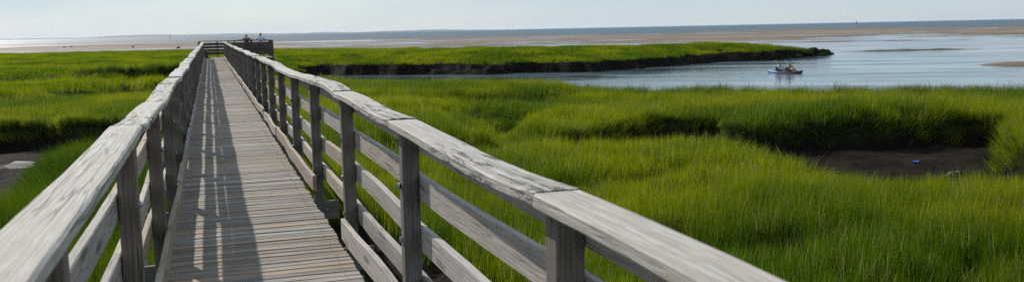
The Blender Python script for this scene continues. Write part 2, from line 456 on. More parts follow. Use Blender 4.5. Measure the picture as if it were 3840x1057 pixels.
def clump(name, nb, rad, w0, h0, h1, lean, mat, seg=3):
    V, Fc, T, Rn = [], [], [], []
    for i in range(nb):
        a = random.uniform(0, 2*math.pi); r = rad*math.sqrt(random.random())
        x, y = r*math.cos(a), r*math.sin(a)
        h = random.uniform(h0, h1)*random.uniform(.85, 1.05)
        b = random.uniform(0, 2*math.pi); ln = abs(random.gauss(0, lean))*h
        face = random.uniform(0, 2*math.pi)
        wx, wy = math.cos(face)*w0*random.uniform(.6, 1.2)/2, math.sin(face)*w0*random.uniform(.6, 1.2)/2
        o = len(V); q = random.random()
        for s_ in range(seg):
            t = s_/seg
            cx, cy, cz = x+math.cos(b)*ln*t*t, y+math.sin(b)*ln*t*t, h*t-.03
            k_ = 1-.55*t
            V.append((cx-wx*k_, cy-wy*k_, cz)); V.append((cx+wx*k_, cy+wy*k_, cz))
            T += [t, t]; Rn += [q, q]
        V.append((x+math.cos(b)*ln, y+math.sin(b)*ln, h*(1-.25*min(1, ln/h)))); T.append(1.0); Rn.append(q)
        for s_ in range(seg-1):
            Fc.append((o+2*s_, o+2*s_+1, o+2*s_+3, o+2*s_+2))
        Fc.append((o+2*seg-2, o+2*seg-1, o+2*seg))
    me = bpy.data.meshes.new(name)
    me.from_pydata(V, [], Fc)
    a = me.attributes.new('tip', 'FLOAT', 'POINT'); a.data.foreach_set('value', np.array(T, dtype=np.float32))
    a = me.attributes.new('rnd', 'FLOAT', 'POINT'); a.data.foreach_set('value', np.array(Rn, dtype=np.float32))
    me.materials.append(mat)
    return bpy.data.objects.new(name, me)

def scatter(name, pts, rot, scl, idx, clumps, label, cat):
    """one object whose geometry nodes set grass clumps on its points"""
    src = bpy.data.collections.new(name+'_source')
    for c in clumps: src.objects.link(c)
    me = bpy.data.meshes.new(name)
    n = len(pts)
    me.vertices.add(n); me.vertices.foreach_set('co', pts.astype(np.float32).ravel())
    a = me.attributes.new('rot', 'FLOAT_VECTOR', 'POINT'); a.data.foreach_set('vector', rot.astype(np.float32).ravel())
    a = me.attributes.new('scl', 'FLOAT_VECTOR', 'POINT'); a.data.foreach_set('vector', scl.astype(np.float32).ravel())
    a = me.attributes.new('idx', 'INT', 'POINT'); a.data.foreach_set('value', idx.astype(np.int32))
    o = link(name, me)
    tag(o, label, cat, kind='stuff')
    g = bpy.data.node_groups.new(name+'_nodes', 'GeometryNodeTree')
    g.interface.new_socket('Geometry', in_out='INPUT', socket_type='NodeSocketGeometry')
    g.interface.new_socket('Geometry', in_out='OUTPUT', socket_type='NodeSocketGeometry')
    N = g.nodes; L = g.links
    gi = N.new('NodeGroupInput'); go = N.new('NodeGroupOutput')
    ci = N.new('GeometryNodeCollectionInfo'); ci.inputs['Collection'].default_value = src
    ci.inputs['Separate Children'].default_value = True; ci.inputs['Reset Children'].default_value = True
    ip = N.new('GeometryNodeInstanceOnPoints'); ip.inputs['Pick Instance'].default_value = True
    def na(nm, tp):
        q = N.new('GeometryNodeInputNamedAttribute'); q.data_type = tp; q.inputs[0].default_value = nm
        return q.outputs[0]
    e2r = N.new('FunctionNodeEulerToRotation')
    L.new(gi.outputs[0], ip.inputs['Points']); L.new(ci.outputs[0], ip.inputs['Instance'])
    L.new(na('idx', 'INT'), ip.inputs['Instance Index'])
    L.new(na('rot', 'FLOAT_VECTOR'), e2r.inputs[0]); L.new(e2r.outputs[0], ip.inputs['Rotation'])
    L.new(na('scl', 'FLOAT_VECTOR'), ip.inputs['Scale'])
    L.new(ip.outputs[0], go.inputs[0])
    md = o.modifiers.new('grass', 'NODES'); md.node_group = g
    return o

def tilt_euler(tx, ty, yaw):
    """euler angles: spin about Z, then lean so that local +Z moves towards (tx, ty) in world axes"""
    n = len(tx); out = np.zeros((n, 3))
    # XYZ euler = Rz*Ry*Rx applied X first; lean in world frame needs rotating the direction back by yaw
    c, s_ = np.cos(-yaw), np.sin(-yaw)
    lx = c*tx-s_*ty; ly = s_*tx+c*ty
    out[:, 0] = -ly; out[:, 1] = lx; out[:, 2] = yaw
    return out

def sample(r0, r1, dens, az0=-34, az1=72):
    a0, a1 = math.radians(az0), math.radians(az1)
    n = int(.5*(a1-a0)*(r1*r1-r0*r0)*dens)
    a = rng.uniform(a0, a1, n); r = np.sqrt(rng.uniform(r0*r0, r1*r1, n))
    return r*np.sin(a), r*np.cos(a)

def grass_field(name, r0, r1, dens, clumps, label, hmul=1.0, lipspread=.25, where=None):
    x, y = sample(r0, r1, dens)
    if where is not None: q = where(x, y); x, y = x[q], y[q]
    f = land_fields(x, y)
    edge = f['mud_w']*.85
    ok = (f['s'] > edge) & (f['d'] < np.where(rng.random(len(x)) < .5, .05, .20)+f['far']*.5) & (f['mp'] < .05) & (f['tip'] < .5+.2*fbm(x*.5, y*.5, 19, 2))
    # nothing grows through the deck
    ok &= ~((x > -.55) & (x < 1.1) & (y < 66) & (rng.random(len(x)) < .55))
    x, y = x[ok], y[ok]; f = {k_: v[ok] for k_, v in f.items()}
    n = len(x)
    yaw = rng.uniform(0, 2*math.pi, n)
    # lean: prevailing wind plus droop over creek banks
    lip = np.exp(-np.clip(-f['d'], 0, 5)/lipspread)*(f['d'] > -2)
    dx, dy = f['nx']-x, f['ny']-y
    ln = np.hypot(dx, dy)+1e-6
    sg = np.where(f['d'] < 0, 1, -1)
    tx = rng.normal(.05, .06, n)+lip*.75*dx/ln*sg
    ty = rng.normal(-.03, .06, n)+lip*.75*dy/ln*sg
    patch = 1+.28*fbm(x*.30, y*.30, 91, 3)+.18*fbm(x*1.1, y*1.1, 93, 2)
    sc = hmul*patch*rng.uniform(.85, 1.15, n)*(1-.42*f['swl'])
    sc = sc*np.where(f['d'] > .05, .8, 1.0)
    sc = sc*(1+.3*np.exp(-np.clip(f['mp']+.6, -9, 0)**2*6)*(f['mp'] > -1))
    z = f['h']
    scl = np.stack([np.ones(n)*rng.uniform(.9, 1.15, n), np.ones(n)*rng.uniform(.9, 1.15, n), sc], -1)
    scatter(name, np.stack([x, y, z], -1), tilt_euler(tx, ty, yaw), scl, rng.integers(0, len(clumps), n), clumps, label, 'grass')

near_c = [clump('grass_tuft', 50, .17, .006, .22, .50, .17, M['grass']) for _ in range(5)]
mid_c = [clump('grass_tuft_wide', 80, .30, .0085, .22, .48, .17, M['grass']) for _ in range(5)]
M['straw'] = plain('straw', (.34, .29, .13), .8)
near_c.append(clump('straw_stems', 3, .2, .005, .48, .74, .3, M['straw'])); mid_c.append(clump('straw_stems_wide', 4, .3, .007, .46, .70, .3, M['straw']))
far_c = [clump('grass_tuft_broad', 90, .75, .024, .22, .48, .2, M['grass'], 2) for _ in range(5)]
M['fresh'] = grass_mat('fresh_grass_blades', (.050, .110, .006), (.110, .165, .005), (.04, .10, .008), (.20, .22, .04), .45)
fresh_c = [clump('fresh_tuft', 46, .18, .0075, .26, .60, .3, M['fresh']) for _ in range(5)]
isleft = lambda x, y: (x < -.1) & (y < 27)
grass_field('marsh_grass', 4.5, 17, 52, near_c, 'bright yellow green marsh grass close to the boardwalk', where=lambda x, y: ~isleft(x, y))
grass_field('marsh_meadow', 17, 52, 16, mid_c, 'green marsh grass meadow around the muddy creek and up to the channel', where=lambda x, y: ~isleft(x, y))
grass_field('distant_marsh', 52, 235, 2.6, far_c, 'distant flat green marsh beyond the creeks and the channel', 1.05, .8)
grass_field('creekside_grass', 4.5, 30, 40, fresh_c, 'tall fresh green grass between the boardwalk and the dark creek with the water glint', 1.05, .3, where=isleft)

def hanging():
    """blades that hang over the creek banks"""
    P_, Rt, S_, I_ = [], [], [], []
    for poly, dn, big in ((POOL, 80, .52), (CREEK_L, 45, .95), (CREEK_W, 18, 1.9)):
        pp = poly+[poly[0]]
        for (ax, ay), (bx, by) in zip(pp[:-1], pp[1:]):
            L_ = math.hypot(bx-ax, by-ay); n = int(L_*dn)
            if ay < 2 or n == 0: continue
            t = rng.random(n); o_ = rng.uniform(-.22, .10, n)
            nx, ny = -(by-ay)/L_, (bx-ax)/L_
            sg = 1.0 if sdist(np.array([(ax+bx)/2+nx*.02]), np.array([(ay+by)/2+ny*.02]), poly)[0][0] > 0 else -1.0
            x = ax+(bx-ax)*t+nx*sg*o_; y = ay+(by-ay)*t+ny*sg*o_
            f = land_fields(x, y)
            ok = (f['d'] > -.3) & (f['d'] < .12)
            x, y, z = x[ok], y[ok], f['h'][ok]+.02; n = len(x); o2 = o_[ok]
            ang = np.clip(rng.normal(1.15, .35, n)+o2*1.5, .3, 2.1)
            yaw = math.atan2(ny*sg, nx*sg)+rng.normal(0, .4, n)
            P_.append(np.stack([x, y, z], -1)); Rt.append(np.stack([np.zeros(n), ang, yaw], -1))
            sc = rng.uniform(.75, 1.15, n)*big
            S_.append(np.stack([np.full(n, .8*big), np.full(n, .8*big), sc], -1)); I_.append(rng.integers(0, 4, n))
    c = [clump('hanging_tuft', 34, .12, .009, .26, .52, .35, M['rush']) for _ in range(4)]
    scatter('hanging_grass', np.concatenate(P_), np.concatenate(Rt), np.concatenate(S_), np.concatenate(I_), c, 'dark green grass drooping over the undercut edges of the muddy creeks', 'grass')
hanging()

# taller darker rushes along the channel edge
def fringe():
    x, y = sample(20, 60, 9, 4, 60)
    f = land_fields(x, y)
    ok = (f['s'] > 2.2) & (f['s'] < 4.6) & (f['d'] < -.5) & (y < 58)
    dens = .5+1.2*fbm(x*.5, y*.5, 101, 2)
    ok &= rng.random(len(x)) < dens
    x, y = x[ok], y[ok]; n = len(x); z = land_fields(x, y)['h']
    c = [clump('rush_tuft', 26, .22, .014, .3, .72, .5, M['rush']) for _ in range(4)]
    scl = np.stack([np.ones(n), np.ones(n), rng.uniform(.75, 1.2, n)], -1)
    scatter('shore_rushes', np.stack([x, y, z], -1), tilt_euler(rng.normal(.05, .12, n), rng.normal(0, .12, n), rng.uniform(0, 6.28, n)), scl, rng.integers(0, 4, n), c,
            'dark green rushes fringing the near edge of the channel', 'rushes')
fringe()

# tall single stalks above the rushes
def ground_z(x, y): return float(land_fields(np.array([float(x)]), np.array([float(y)]))['h'][0])
def ground_zs(xs, ys): return land_fields(np.array(xs, float), np.array(ys, float))['h']

# ------------------------------------------------------------------ water
def water_mat(name, deep, s1, s2, strength, rough):
    k = NT(name)
    p = k.pos()
    rot = k.n('VectorRotate', rotation_type='Z_AXIS', ins={'Vector': p, 'Angle': .55})
    st = k.vmath('MULTIPLY', rot.outputs[0], (.35, 1.0, 1.0))
    a = k.noise(st, s1, 3, .55); b = k.noise(st, s2, 2, .5)
    big = k.noise(k.vmath('MULTIPLY', rot.outputs[0], (.25, 1, 1)), .035, 3, .6)
    amp = k.math('ADD', .35, k.math('MULTIPLY', k.ramp(big, .35, .65), 1.0))
    h = k.math('MULTIPLY', k.math('ADD', a, k.math('MULTIPLY', b, .4)), amp)
    wp = k.noise(k.vmath('MULTIPLY', rot.outputs[0], (.05, .22, 1)), 1.0, 5, .65)
    rough = k.math('ADD', rough, k.math('MULTIPLY', k.ramp(wp, .42, .62), .2))
    k.pbsdf(deep, rough, k.bump(h, 1.0, strength), IOR=1.33, Specular_IOR_Level=.5)
    return k.m
M['water'] = water_mat('tidal_water', (.07, .105, .12), .5, 2.4, .036, .05)
M['creek'] = water_mat('creek_film', (.04, .035, .03), 3, 11, .02, .22)
# one sheet out to the horizon
M['sea'] = water_mat('open_sea', (.02, .065, .095), .12, .5, .5, .36)
r_ = np.array([.01, 60, 300, 620]); a_ = np.radians(np.arange(0, 361, 10))
A2, R2 = np.meshgrid(a_, r_)
grid_mesh('sea_water', R2*np.sin(A2), R2*np.cos(A2), np.full(A2.shape, WATER), [M['water']], smooth=False)

def puddle(name, poly, z):
    me = bpy.data.meshes.new(name)
    me.from_pydata([(x, y, z) for x, y in poly], [], [tuple(range(len(poly)))])
    o = link(name, me, None, [M['creek']]); o['kind'] = 'structure'
r_ = np.array([620, 1500, 6000, 22000]); A2, R2 = np.meshgrid(a_, r_)
grid_mesh('open_sea', R2*np.sin(A2), R2*np.cos(A2), np.full(A2.shape, WATER), [M['sea']], smooth=False)
puddle('creek_water', [(-10, 32.0), (-6.2, 31.6), (-5.3, 31.0), (-5.0, 30.0), (-5.4, 29.3), (-6.6, 28.8), (-10, 28.4)][::-1], -2.125)

# ------------------------------------------------------------------ tidal flats and bars
k = NT('tidal_sand')
p = k.pos()
z = k.n('SeparateXYZ', ins={0: p}).outputs[2]
rot = k.n('VectorRotate', rotation_type='Z_AXIS', ins={'Vector': p, 'Angle': .45}).outputs[0]
n1 = k.noise(k.vmath('MULTIPLY', rot, (.012, .07, 1)), 1.0, 6, .6)
n2 = k.noise(k.vmath('MULTIPLY', rot, (.3, 1.2, 1)), 1.0, 4, .6)
dry = k.ramp(k.math('ADD', z, k.math('MULTIPLY', k.math('SUBTRACT', n1, .5), .22)), WATER+.02, WATER+.2)
c = k.mix(k.ramp(n1, .35, .65), (.15, .11, .082), (.31, .24, .19))
c = k.mix(dry, tuple(x for x in (.13, .095, .07)), c)
c = k.mix(k.math('MULTIPLY', k.ramp(n2, .45, .7), .3), c, (.18, .14, .11))
k.pbsdf(c, k.math('ADD', .55, k.math('MULTIPLY', dry, .4)), k.bump(n2, .5, .05), Specular_IOR_Level=.08)
M['sand'] = k.m
az = np.radians(np.arange(-32, 66, .22)); rr = np.exp(np.arange(math.log(130), math.log(2600), .0095))
A, Rr = np.meshgrid(az, rr)
X, Y = Rr*np.sin(A), Rr*np.cos(A)
lr = np.log(Rr)
prof = np.interp(Rr, [130, 200, 240, 275, 320, 420, 560, 700, 900, 1300, 1900, 2600], [-.9, -.55, -.28, -.05, .09, .13, .08, -.03, -.10, -.14, -.26, -.5])
# left side: sand runs further out, with wet sheets in it; right side: a wide bay in front
left = sstep(.12, -.12, A); rightw = sstep(.42, .75, A)
prof = prof+left*np.interp(Rr, [250, 400, 800, 1500, 2200], [0, -.04, .10, .09, -.05])-rightw*np.interp(Rr, [200, 260, 320, 400], [0.0, -.02, .02, 0])
nz = .55*fbm(A*6+lr*1.3, lr*16, 201, 5, .62)+.07*fbm(A*30, lr*50, 203, 3)
grid_mesh('tidal_flats', X, Y, WATER+prof+nz, [M['sand']])

def bar(name, pts, halfw, top, mat, seed):
    """a low bank that swells out of the water along a line"""
    pts = np.array(pts, float); n = 70; t = np.linspace(0, len(pts)-1, n)
    cx = np.interp(t, range(len(pts)), pts[:, 0]); cy = np.interp(t, range(len(pts)), pts[:, 1])
    tx, ty = np.gradient(cx), np.gradient(cy); l_ = np.hypot(tx, ty); nx, ny = -ty/l_, tx/l_
    q = np.linspace(-1, 1, 21)
    wv = halfw*(np.sin(np.linspace(.12, math.pi-.12, n)))**.6
    QX = cx[:, None]+nx[:, None]*q*wv[:, None]; QY = cy[:, None]+ny[:, None]*q*wv[:, None]
    env = np.sin(np.linspace(.05, math.pi-.05, n))[:, None]**.5*(1-q[None, :]**2)
    H = WATER-.25+(top+.25)*env+top*.7*fbm(QX*.35, QY*.35, seed, 4)*env
    o = grid_mesh(name, QX, QY, H, [mat])
    return o
k = NT('algae_mud')
p = k.pos()
n1 = k.noise(p, .9, 5, .65)
k.pbsdf(k.mix(k.ramp(n1, .42, .6), (.035, .03, .024), (.075, .085, .02)), .8, k.bump(n1, .8, .15))
M['algae'] = k.m
bar('mud_bar', [(99, 131), (104, 129), (110, 127.5), (116, 126), (121, 124.5), (127, 122)], 3.0, .22, M['algae'], 301)
bar('sand_spit', [(79.0, 79.6), (82, 78.4), (87, 76.5), (100, 70)], 3.8, .36, M['sand'], 303)

# far coast
def coast(name, a0, a1, R0, hmax, seed):
    a = np.radians(np.linspace(a0, a1, 160))
    q = np.linspace(-1, 1, 9)
    AA, Q = np.meshgrid(a, q, indexing='ij')
    taper = np.minimum(1, np.minimum((AA-a[0]), (a[-1]-AA))/np.radians(3))
    H = WATER-1+(hmax*(.55+.6*fbm(AA*26, Q*.2, seed, 4))*taper+1)*(1-Q**2)
    RR = R0+Q*500
    return grid_mesh(name, RR*np.sin(AA), RR*np.cos(AA), H, [M['coast']])
k = NT('wooded_coast')
n1 = k.noise(k.pos(), .004, 5)
k.pbsdf(k.mix(n1, (.05, .075, .05), (.10, .11, .08)), .9)
M['coast'] = k.m
coast('far_coast_hills', -22, 17, 19000, 46, 401)

# ------------------------------------------------------------------ boardwalk
walk = empty('boardwalk', (0, 0, 0))
tag(walk, 'long weathered grey wooden boardwalk with wavy capped railings running out over the marsh', 'boardwalk')
Y0, STEP, NB = 2.49, 2.28, 28          # posts stand at Y0 + STEP*i
YEND = Y0+STEP*NB                       # 66.3
ZV = (0, 0, 1); XV = (1, 0, 0); YV = (0, 1, 0)
# deck planks and screws
b = MB()
y = -1.2
while y < YEND-.1:
    wd = .0905+random.uniform(-.003, .003)
    zo = random.uniform(-.0035, .0025); sk = random.uniform(-.004, .004)
    b.board([(-.36+random.uniform(-.006, .006), y-sk, -.019+zo), (.25, y, -.019+zo+random.uniform(-.002, .002)), (.86+random.uniform(-.012, .012), y+sk, -.019+zo)], YV, ZV, wd, .038, .005)
    if 3 < y < 16:
        for sx in (-.27, .25, .77):
            for dy in (-.022, .022):
                px, py = sx+random.uniform(-.012, .012), y+dy+random.uniform(-.006, .006)
                b.tube([(px, py, -.004+zo), (px, py, .0022+zo)], .0048, 6, 1)
    y += wd+.0105+random.uniform(-.003, .004)
b.build('deck', [M['deck'], M['metal']], walk)
# joists under the deck
b = MB()
for x in (-.30, .25, .80):
    b.board([(x, -1.2, -.125), (x, YEND-.2, -.125)], XV, ZV, .04, .165, .004)
b.build('joist', M['beam'], walk)
# cross beams
for i in range(-1, NB):
    yb = Y0+STEP*i+.55
    b = MB()
    x0, x1 = -.83+random.uniform(-.06, .06), 1.27+random.uniform(-.06, .05)
    b.board([(x0, yb, -.312), (x1, yb+random.uniform(-.01, .01), -.312)], YV, ZV, .045, .20, .004)
    bm_ = b.build('cross_beam', M['beam'], walk)
    if i < 6:
        for sx in (-.62, 1.10):
            t = MB(); t.tube([(sx, yb-.0225, -.30), (sx, yb-.036, -.30)], .014, 8)
            t.build('bolt', M['metal'], bm_)
# supporting piles carry the beams
gy = [Y0+STEP*i+.55-.09 for i in range(-1, NB, 1)]
gz = ground_zs([.25]*len(gy), gy)
# posts
def jit(a): return random.uniform(-a, a)
capz = {}
for side in (-1, 1):
    for i in range(-1, NB+1):
        capz[side, i] = 1.118+jit(.016)
capz[1, 0] = 1.10; capz[1, 1] = 1.112; capz[1, 2] = 1.13; capz[1, 3] = 1.135; capz[1, -1] = 1.085
capz[-1, 0] = 1.14; capz[-1, 1] = 1.15; capz[-1, 2] = 1.105; capz[-1, 3] = 1.13; capz[-1, 4] = 1.09
XP = {1: .967, -1: -.418}               # post centres
OUT = {1: 1, -1: -1}
pg = {sd: ground_zs([XP[sd]]*(NB+2), [Y0+STEP*i for i in range(-1, NB+1)]) for sd in (1, -1)}
for side in (-1, 1):
    for i in range(-1, NB+1):
        yp = Y0+STEP*i; x = XP[side]; lx, ly = jit(.006), jit(.012)
        b = MB()
        top = capz[side, i]-.047
        b.board([(x, yp, pg[side][i+1]-.4), (x, yp, -.2), (x+lx*.5, yp+ly*.5, .5), (x+lx, yp+ly, top)], XV, YV, .092, .092, .005)
        po = b.build('post', M['post'], walk)
        if i < 7:
            for zb in (.76, .47, .19):
                xi = x-OUT[side]*.046
                t = MB(); t.tube([(xi, yp+jit(.01), zb), (xi-OUT[side]*.013, yp, zb)], .017, 8)
                t.build('bolt', M['metal'], po)
# cap boards, one to a bay, each warped its own way
for side in (-1, 1):
    for i in range(-1, NB):
        ya, yb = Y0+STEP*i, Y0+STEP*(i+1)
        za, zb = capz[side, i], capz[side, i+1]
        if side < 0 and i == 0: continue       # the nearest left board spans two bays
        if side < 0 and i == -1: yb, za, zb = Y0+STEP, 1.137, capz[side, 1]
        xa = (.945 if side > 0 else -.405)
        if side > 0 and i == -1: xa -= .003; za -= .004; zb -= .004
        stepa, stepb = jit(.010), jit(.010)
        if i < 1: stepa = stepb = 0
        sag, s2, lat, tw = random.uniform(-.020, .016), jit(.010), jit(.012), jit(.008)
        if side < 0 and i == -1: sag, s2 = .004, .006
        n = 14 if yb-ya < 3 else 26
        pts = []
        for j in range(n+1):
            t = j/n
            pts.append((xa+lat*math.sin(math.pi*t)+tw*(t-.5), ya+.0015+(yb-ya-.003)*t, za*(1-t)+zb*t-.024+stepa*(1-t)+stepb*t+sag*4*t*(1-t)+s2*math.sin(2*math.pi*t)))
        b = MB()
        own = {(-1, -1): .10, (-1, 0): .11, (1, 0): .24, (1, -1): .39, (1, 1): .24, (-1, 1): .24, (-1, 2): .23, (-1, 3): .24, (1, 2): .23}.get((side, i))
        b.board(pts, XV, ZV, .152+jit(.004), .046, .008, wob=.0012, rnd=own)
        if side > 0 and i == 0:      # the near end has split into splinters
            for q, ln in ((.058, .075), (.046, .05), (.031, .028), (-.02, .015)):
                e = Vector(pts[0]); r_a = [e+Vector((q+dx_, .004, dz_)) for dx_, dz_ in ((-.008, .002), (.008, .002), (.008, .020), (-.008, .020))]
                r_b = [e+Vector((q+.004+dx_*.25, -ln, .006+dz_*.5)) for dx_, dz_ in ((-.008, .002), (.008, .002), (.008, .014), (-.008, .014))]
                b.loft([r_a[::-1], r_b[::-1]], [[(0, q, 0)]*4, [(ln, q, 0)]*4], .24)
        b.build('cap_board', M['cap'], walk)
# side rails on the outer faces of the posts
far_rails = MB()
for side in (-1, 1):
    xo = XP[side]+OUT[side]*(.046+.021)
    tops = [1.055, .825, .545, .262]
    offs = [[jit(.02) for _ in range(NB+2)] for _ in tops]
    for r, tz in enumerate(tops):
        for i in range(-1, NB):
            ya, yb = Y0+STEP*i, Y0+STEP*(i+1)
            hgt = .132 if r else .09
            ampl = 1.0 if r else .25
            sag, s2, lat = jit(.011)*ampl, jit(.005)*ampl, jit(.008)
            za = tz+offs[r][i+1]*ampl; zb = tz+offs[r][i+2]*ampl
            if r == 0: za = capz[side, i]-.052; zb = capz[side, i+1]-.052
            pts = []
            for j in range(9):
                t = j/8
                pts.append((xo+lat*math.sin(math.pi*t), ya+.002+(yb-ya-.004)*t, za*(1-t)+zb*t-hgt/2+sag*4*t*(1-t)+s2*math.sin(2*math.pi*t)-(.026 if r == 0 else 0)))
            b = MB() if i < 11 else far_rails
            b.board(pts, ZV, XV, hgt, .040, .005, wob=.001)
            if i < 11: b.build('side_rail', M['rail'], walk)
o = far_rails.build('side_rail', M['rail'], walk); o['kind'] = 'stuff'
# kick boards inside the posts
def kick(side, segs):
    xk = .893 if side > 0 else -.351
    for (ya, yb, z0, z1, w0) in segs:
        n = max(6, int((yb-ya)/.35)); b = MB(); ph, am, wl = random.uniform(0, 6), random.uniform(.008, .02), random.uniform(1.6, 3.2)
        pts = []
        for j in range(n+1):
            t = j/n; yy = ya+(yb-ya)*t
            pts.append((xk+.008*math.sin(ph+yy*1.3)*min(1, 4*t, 4*(1-t)) , yy, z0*(1-t)+z1*t-w0/2+am*math.sin(ph+yy*6.28/wl)))
        b.board(pts, ZV, XV, w0, .038, .005, wob=.0015)
        b.build('kick_board', M['rail'], walk)
rs = [(2.2, 6.95, .215, .185, .16), (8.95, 14.1, .20, .20, .15), (14.3, 17.5, .17, .17, .14)]
y = 17.8
while y < YEND-2:
    L = random.choice([2.3, 3.2, 4.5]); rs.append((y, min(y+L, YEND-.3), .17+jit(.03), .17+jit(.03), .14)); y += L+random.choice([.03, .3])
ls = [(1.2, 5.6, .19, .21, .15), (5.63, 8.3, .20, .17, .15), (8.33, 10.6, .15, .19, .14)]
y = 10.62
while y < YEND-2:
    L = random.choice([2.25, 2.6, 3.4]); ls.append((y, min(y+L, YEND-.3), .19+jit(.03), .19+jit(.03), .15)); y += L+.02
kick(1, rs); kick(-1, ls)
# piles below the deck
for sx in (-.22, .74):
    for i in range(0, NB, 2):
        yb = Y0+STEP*i+.55
        b = MB(); b.tube([(sx, yb+.10, ground_z(sx, yb)-.5), (sx, yb+.10, -.22)], .075, 10)
        b.build('pile', M['beam'], walk)

# ------------------------------------------------------------------ viewing platform at the end
pf = empty('viewing_platform', (1.8, 68.2, 0))
tag(pf, 'dark wooden viewing platform with slatted railings at the far end of the boardwalk', 'platform')
PX0, PX1, PY0, PY1 = -.72, 4.22, 66.35, 70.2
def pt(x, y, z): return (x-1.8, y-68.2, z)
b = MB(); y = PY0+.07
while y < PY1:
    b.board([pt(PX0, y, -.02), pt(PX1, y, -.02)], YV, ZV, .138, .038, .004); y += .146
b.build('deck', M['deck'], pf)
b = MB()
for yy in (PY0-.03, PY1+.03): b.board([pt(PX0-.02, yy, -.17), pt(PX1+.02, yy, -.17)], ZV, YV, .24, .05, .005)
for xx in (PX0-.03, PX1+.03): b.board([pt(xx, PY0+.05, -.17), pt(xx, PY1-.05, -.17)], ZV, XV, .24, .05, .005)
b.build('fascia', M['far'], pf)
def rail_run(p0, p1, out):
    """posts and five boards of one railing side"""
    p0, p1 = Vector(p0), Vector(p1); d = p1-p0; L = d.length; d.normalize()
    n = max(1, round(L/1.25))
    for i in range(n+1):
        q = p0+d*(L*i/n)
        b = MB(); b.board([pt(q.x, q.y, ground_z(q.x, q.y)-.3), pt(q.x, q.y, 1.14)], XV, YV, .09, .09, .005)
        b.build('post', M['far'], pf)
    o = Vector(out)*.067
    for z_ in (.28, .50, .72, .94):
        b = MB(); b.board([pt(p0.x+o.x, p0.y+o.y, z_), pt(p1.x+o.x, p1.y+o.y, z_)], ZV, out, .175, .038, .005)
        b.build('side_rail', M['far'], pf)
    b = MB(); b.board([pt(p0.x-d.x*.06, p0.y-d.y*.06, 1.165), pt(p1.x+d.x*.06, p1.y+d.y*.06, 1.165)], out, ZV, .16, .045, .006)
    b.build('cap_board', M['far'], pf)
rail_run((1.25, PY0+.05, 0), (PX1-.05, PY0+.05, 0), (0, -1, 0))
rail_run((PX0+.05, PY1-.05, 0), (PX1-.05, PY1-.05, 0), (0, 1, 0))
rail_run((PX1-.05, PY0+.25, 0), (PX1-.05, PY1-.25, 0), (1, 0, 0))
rail_run((PX0+.05, PY0+.05, 0), (PX0+.05, PY1-.25, 0), (-1, 0, 0))
bench = empty('bench', (-.28, 68.9, 0))
tag(bench, 'small dark wooden bench in the corner of the viewing platform', 'bench')
b = MB()
for q in (-.14, 0, .14): b.board([(q, -.7, .44), (q, .7, .44)], XV, ZV, .13, .04, .004)
b.build('seat', M['far'], bench)
for sy in (-.6, .6):
    b = MB(); b.board([(0, sy, .001), (0, sy, .42)], XV, YV, .34, .07, .004); b.build('leg', M['far'], bench)

# ------------------------------------------------------------------ people
def skin_mesh(name, verts, edges, mat, parent, root=0, sub=2):
    """one continuous body: joints with a radius each, grown by a Skin modifier, then frozen to a mesh"""
    me = bpy.data.meshes.new(name)
    me.from_pydata([v[:3] for v in verts], edges, [])
    o = bpy.data.objects.new(name, me)
    COL.objects.link(o)
    o.modifiers.new('skin', 'SKIN').use_smooth_shade = True
    sv = me.skin_vertices[0].data if me.skin_vertices else None
    if sv is None:
        bm = bmesh.new(); bm.from_mesh(me); bm.verts.layers.skin.verify(); bm.to_mesh(me); bm.free(); sv = me.skin_vertices[0].data
    for i, v in enumerate(verts):
        rr_ = v[3] if isinstance(v[3], tuple) else (v[3], v[3])
        sv[i].radius = rr_
        sv[i].use_root = (i == root)
    sm = o.modifiers.new('sub', 'SUBSURF'); sm.levels = sub; sm.render_levels = sub
    dg = bpy.context.evaluated_depsgraph_get()
    m2 = bpy.data.meshes.new_from_object(o.evaluated_get(dg))
    bpy.data.objects.remove(o); bpy.data.meshes.remove(me)
    m2.name = name
    m2.materials.clear(); m2.materials.append(mat)
    o2 = bpy.data.objects.new(name, m2); COL.objects.link(o2); o2.parent = parent
    return o2

def hand_nodes(V, E, wrist_i, wrist, direction, palm_n):
    """a palm with four unequal fingers and a thumb, lightly curled"""
    d = Vector(direction).normalized(); n_ = Vector(palm_n).normalized(); s_ = d.cross(n_).normalized()
    w0 = Vector(wrist)
    V.append((*(w0+d*.055), (.024, .016))); pi_ = len(V)-1; E.append((wrist_i, pi_))
    V.append((*(w0+d*.085), (.028, .014))); k0 = len(V)-1; E.append((pi_, k0))
    for q, ln in ((-.03, .062), (-.010, .075), (.010, .070), (.029, .055)):
        a = w0+d*.10+s_*q; b_ = a+d*ln*.55+n_*.012; c_ = b_+d*ln*.2+n_*.03
        V.append((*a, .0095)); i0 = len(V)-1; E.append((k0, i0))
        V.append((*b_, .0085)); E.append((i0, i0+1)); V.append((*c_, .007)); E.append((i0+1, i0+2))
    a = w0+d*.05-s_*.035+n_*.012; b_ = a+d*.035-s_*.018+n_*.02
    V.append((*a, .011)); i0 = len(V)-1; E.append((pi_, i0)); V.append((*b_, .009)); E.append((i0, i0+1))

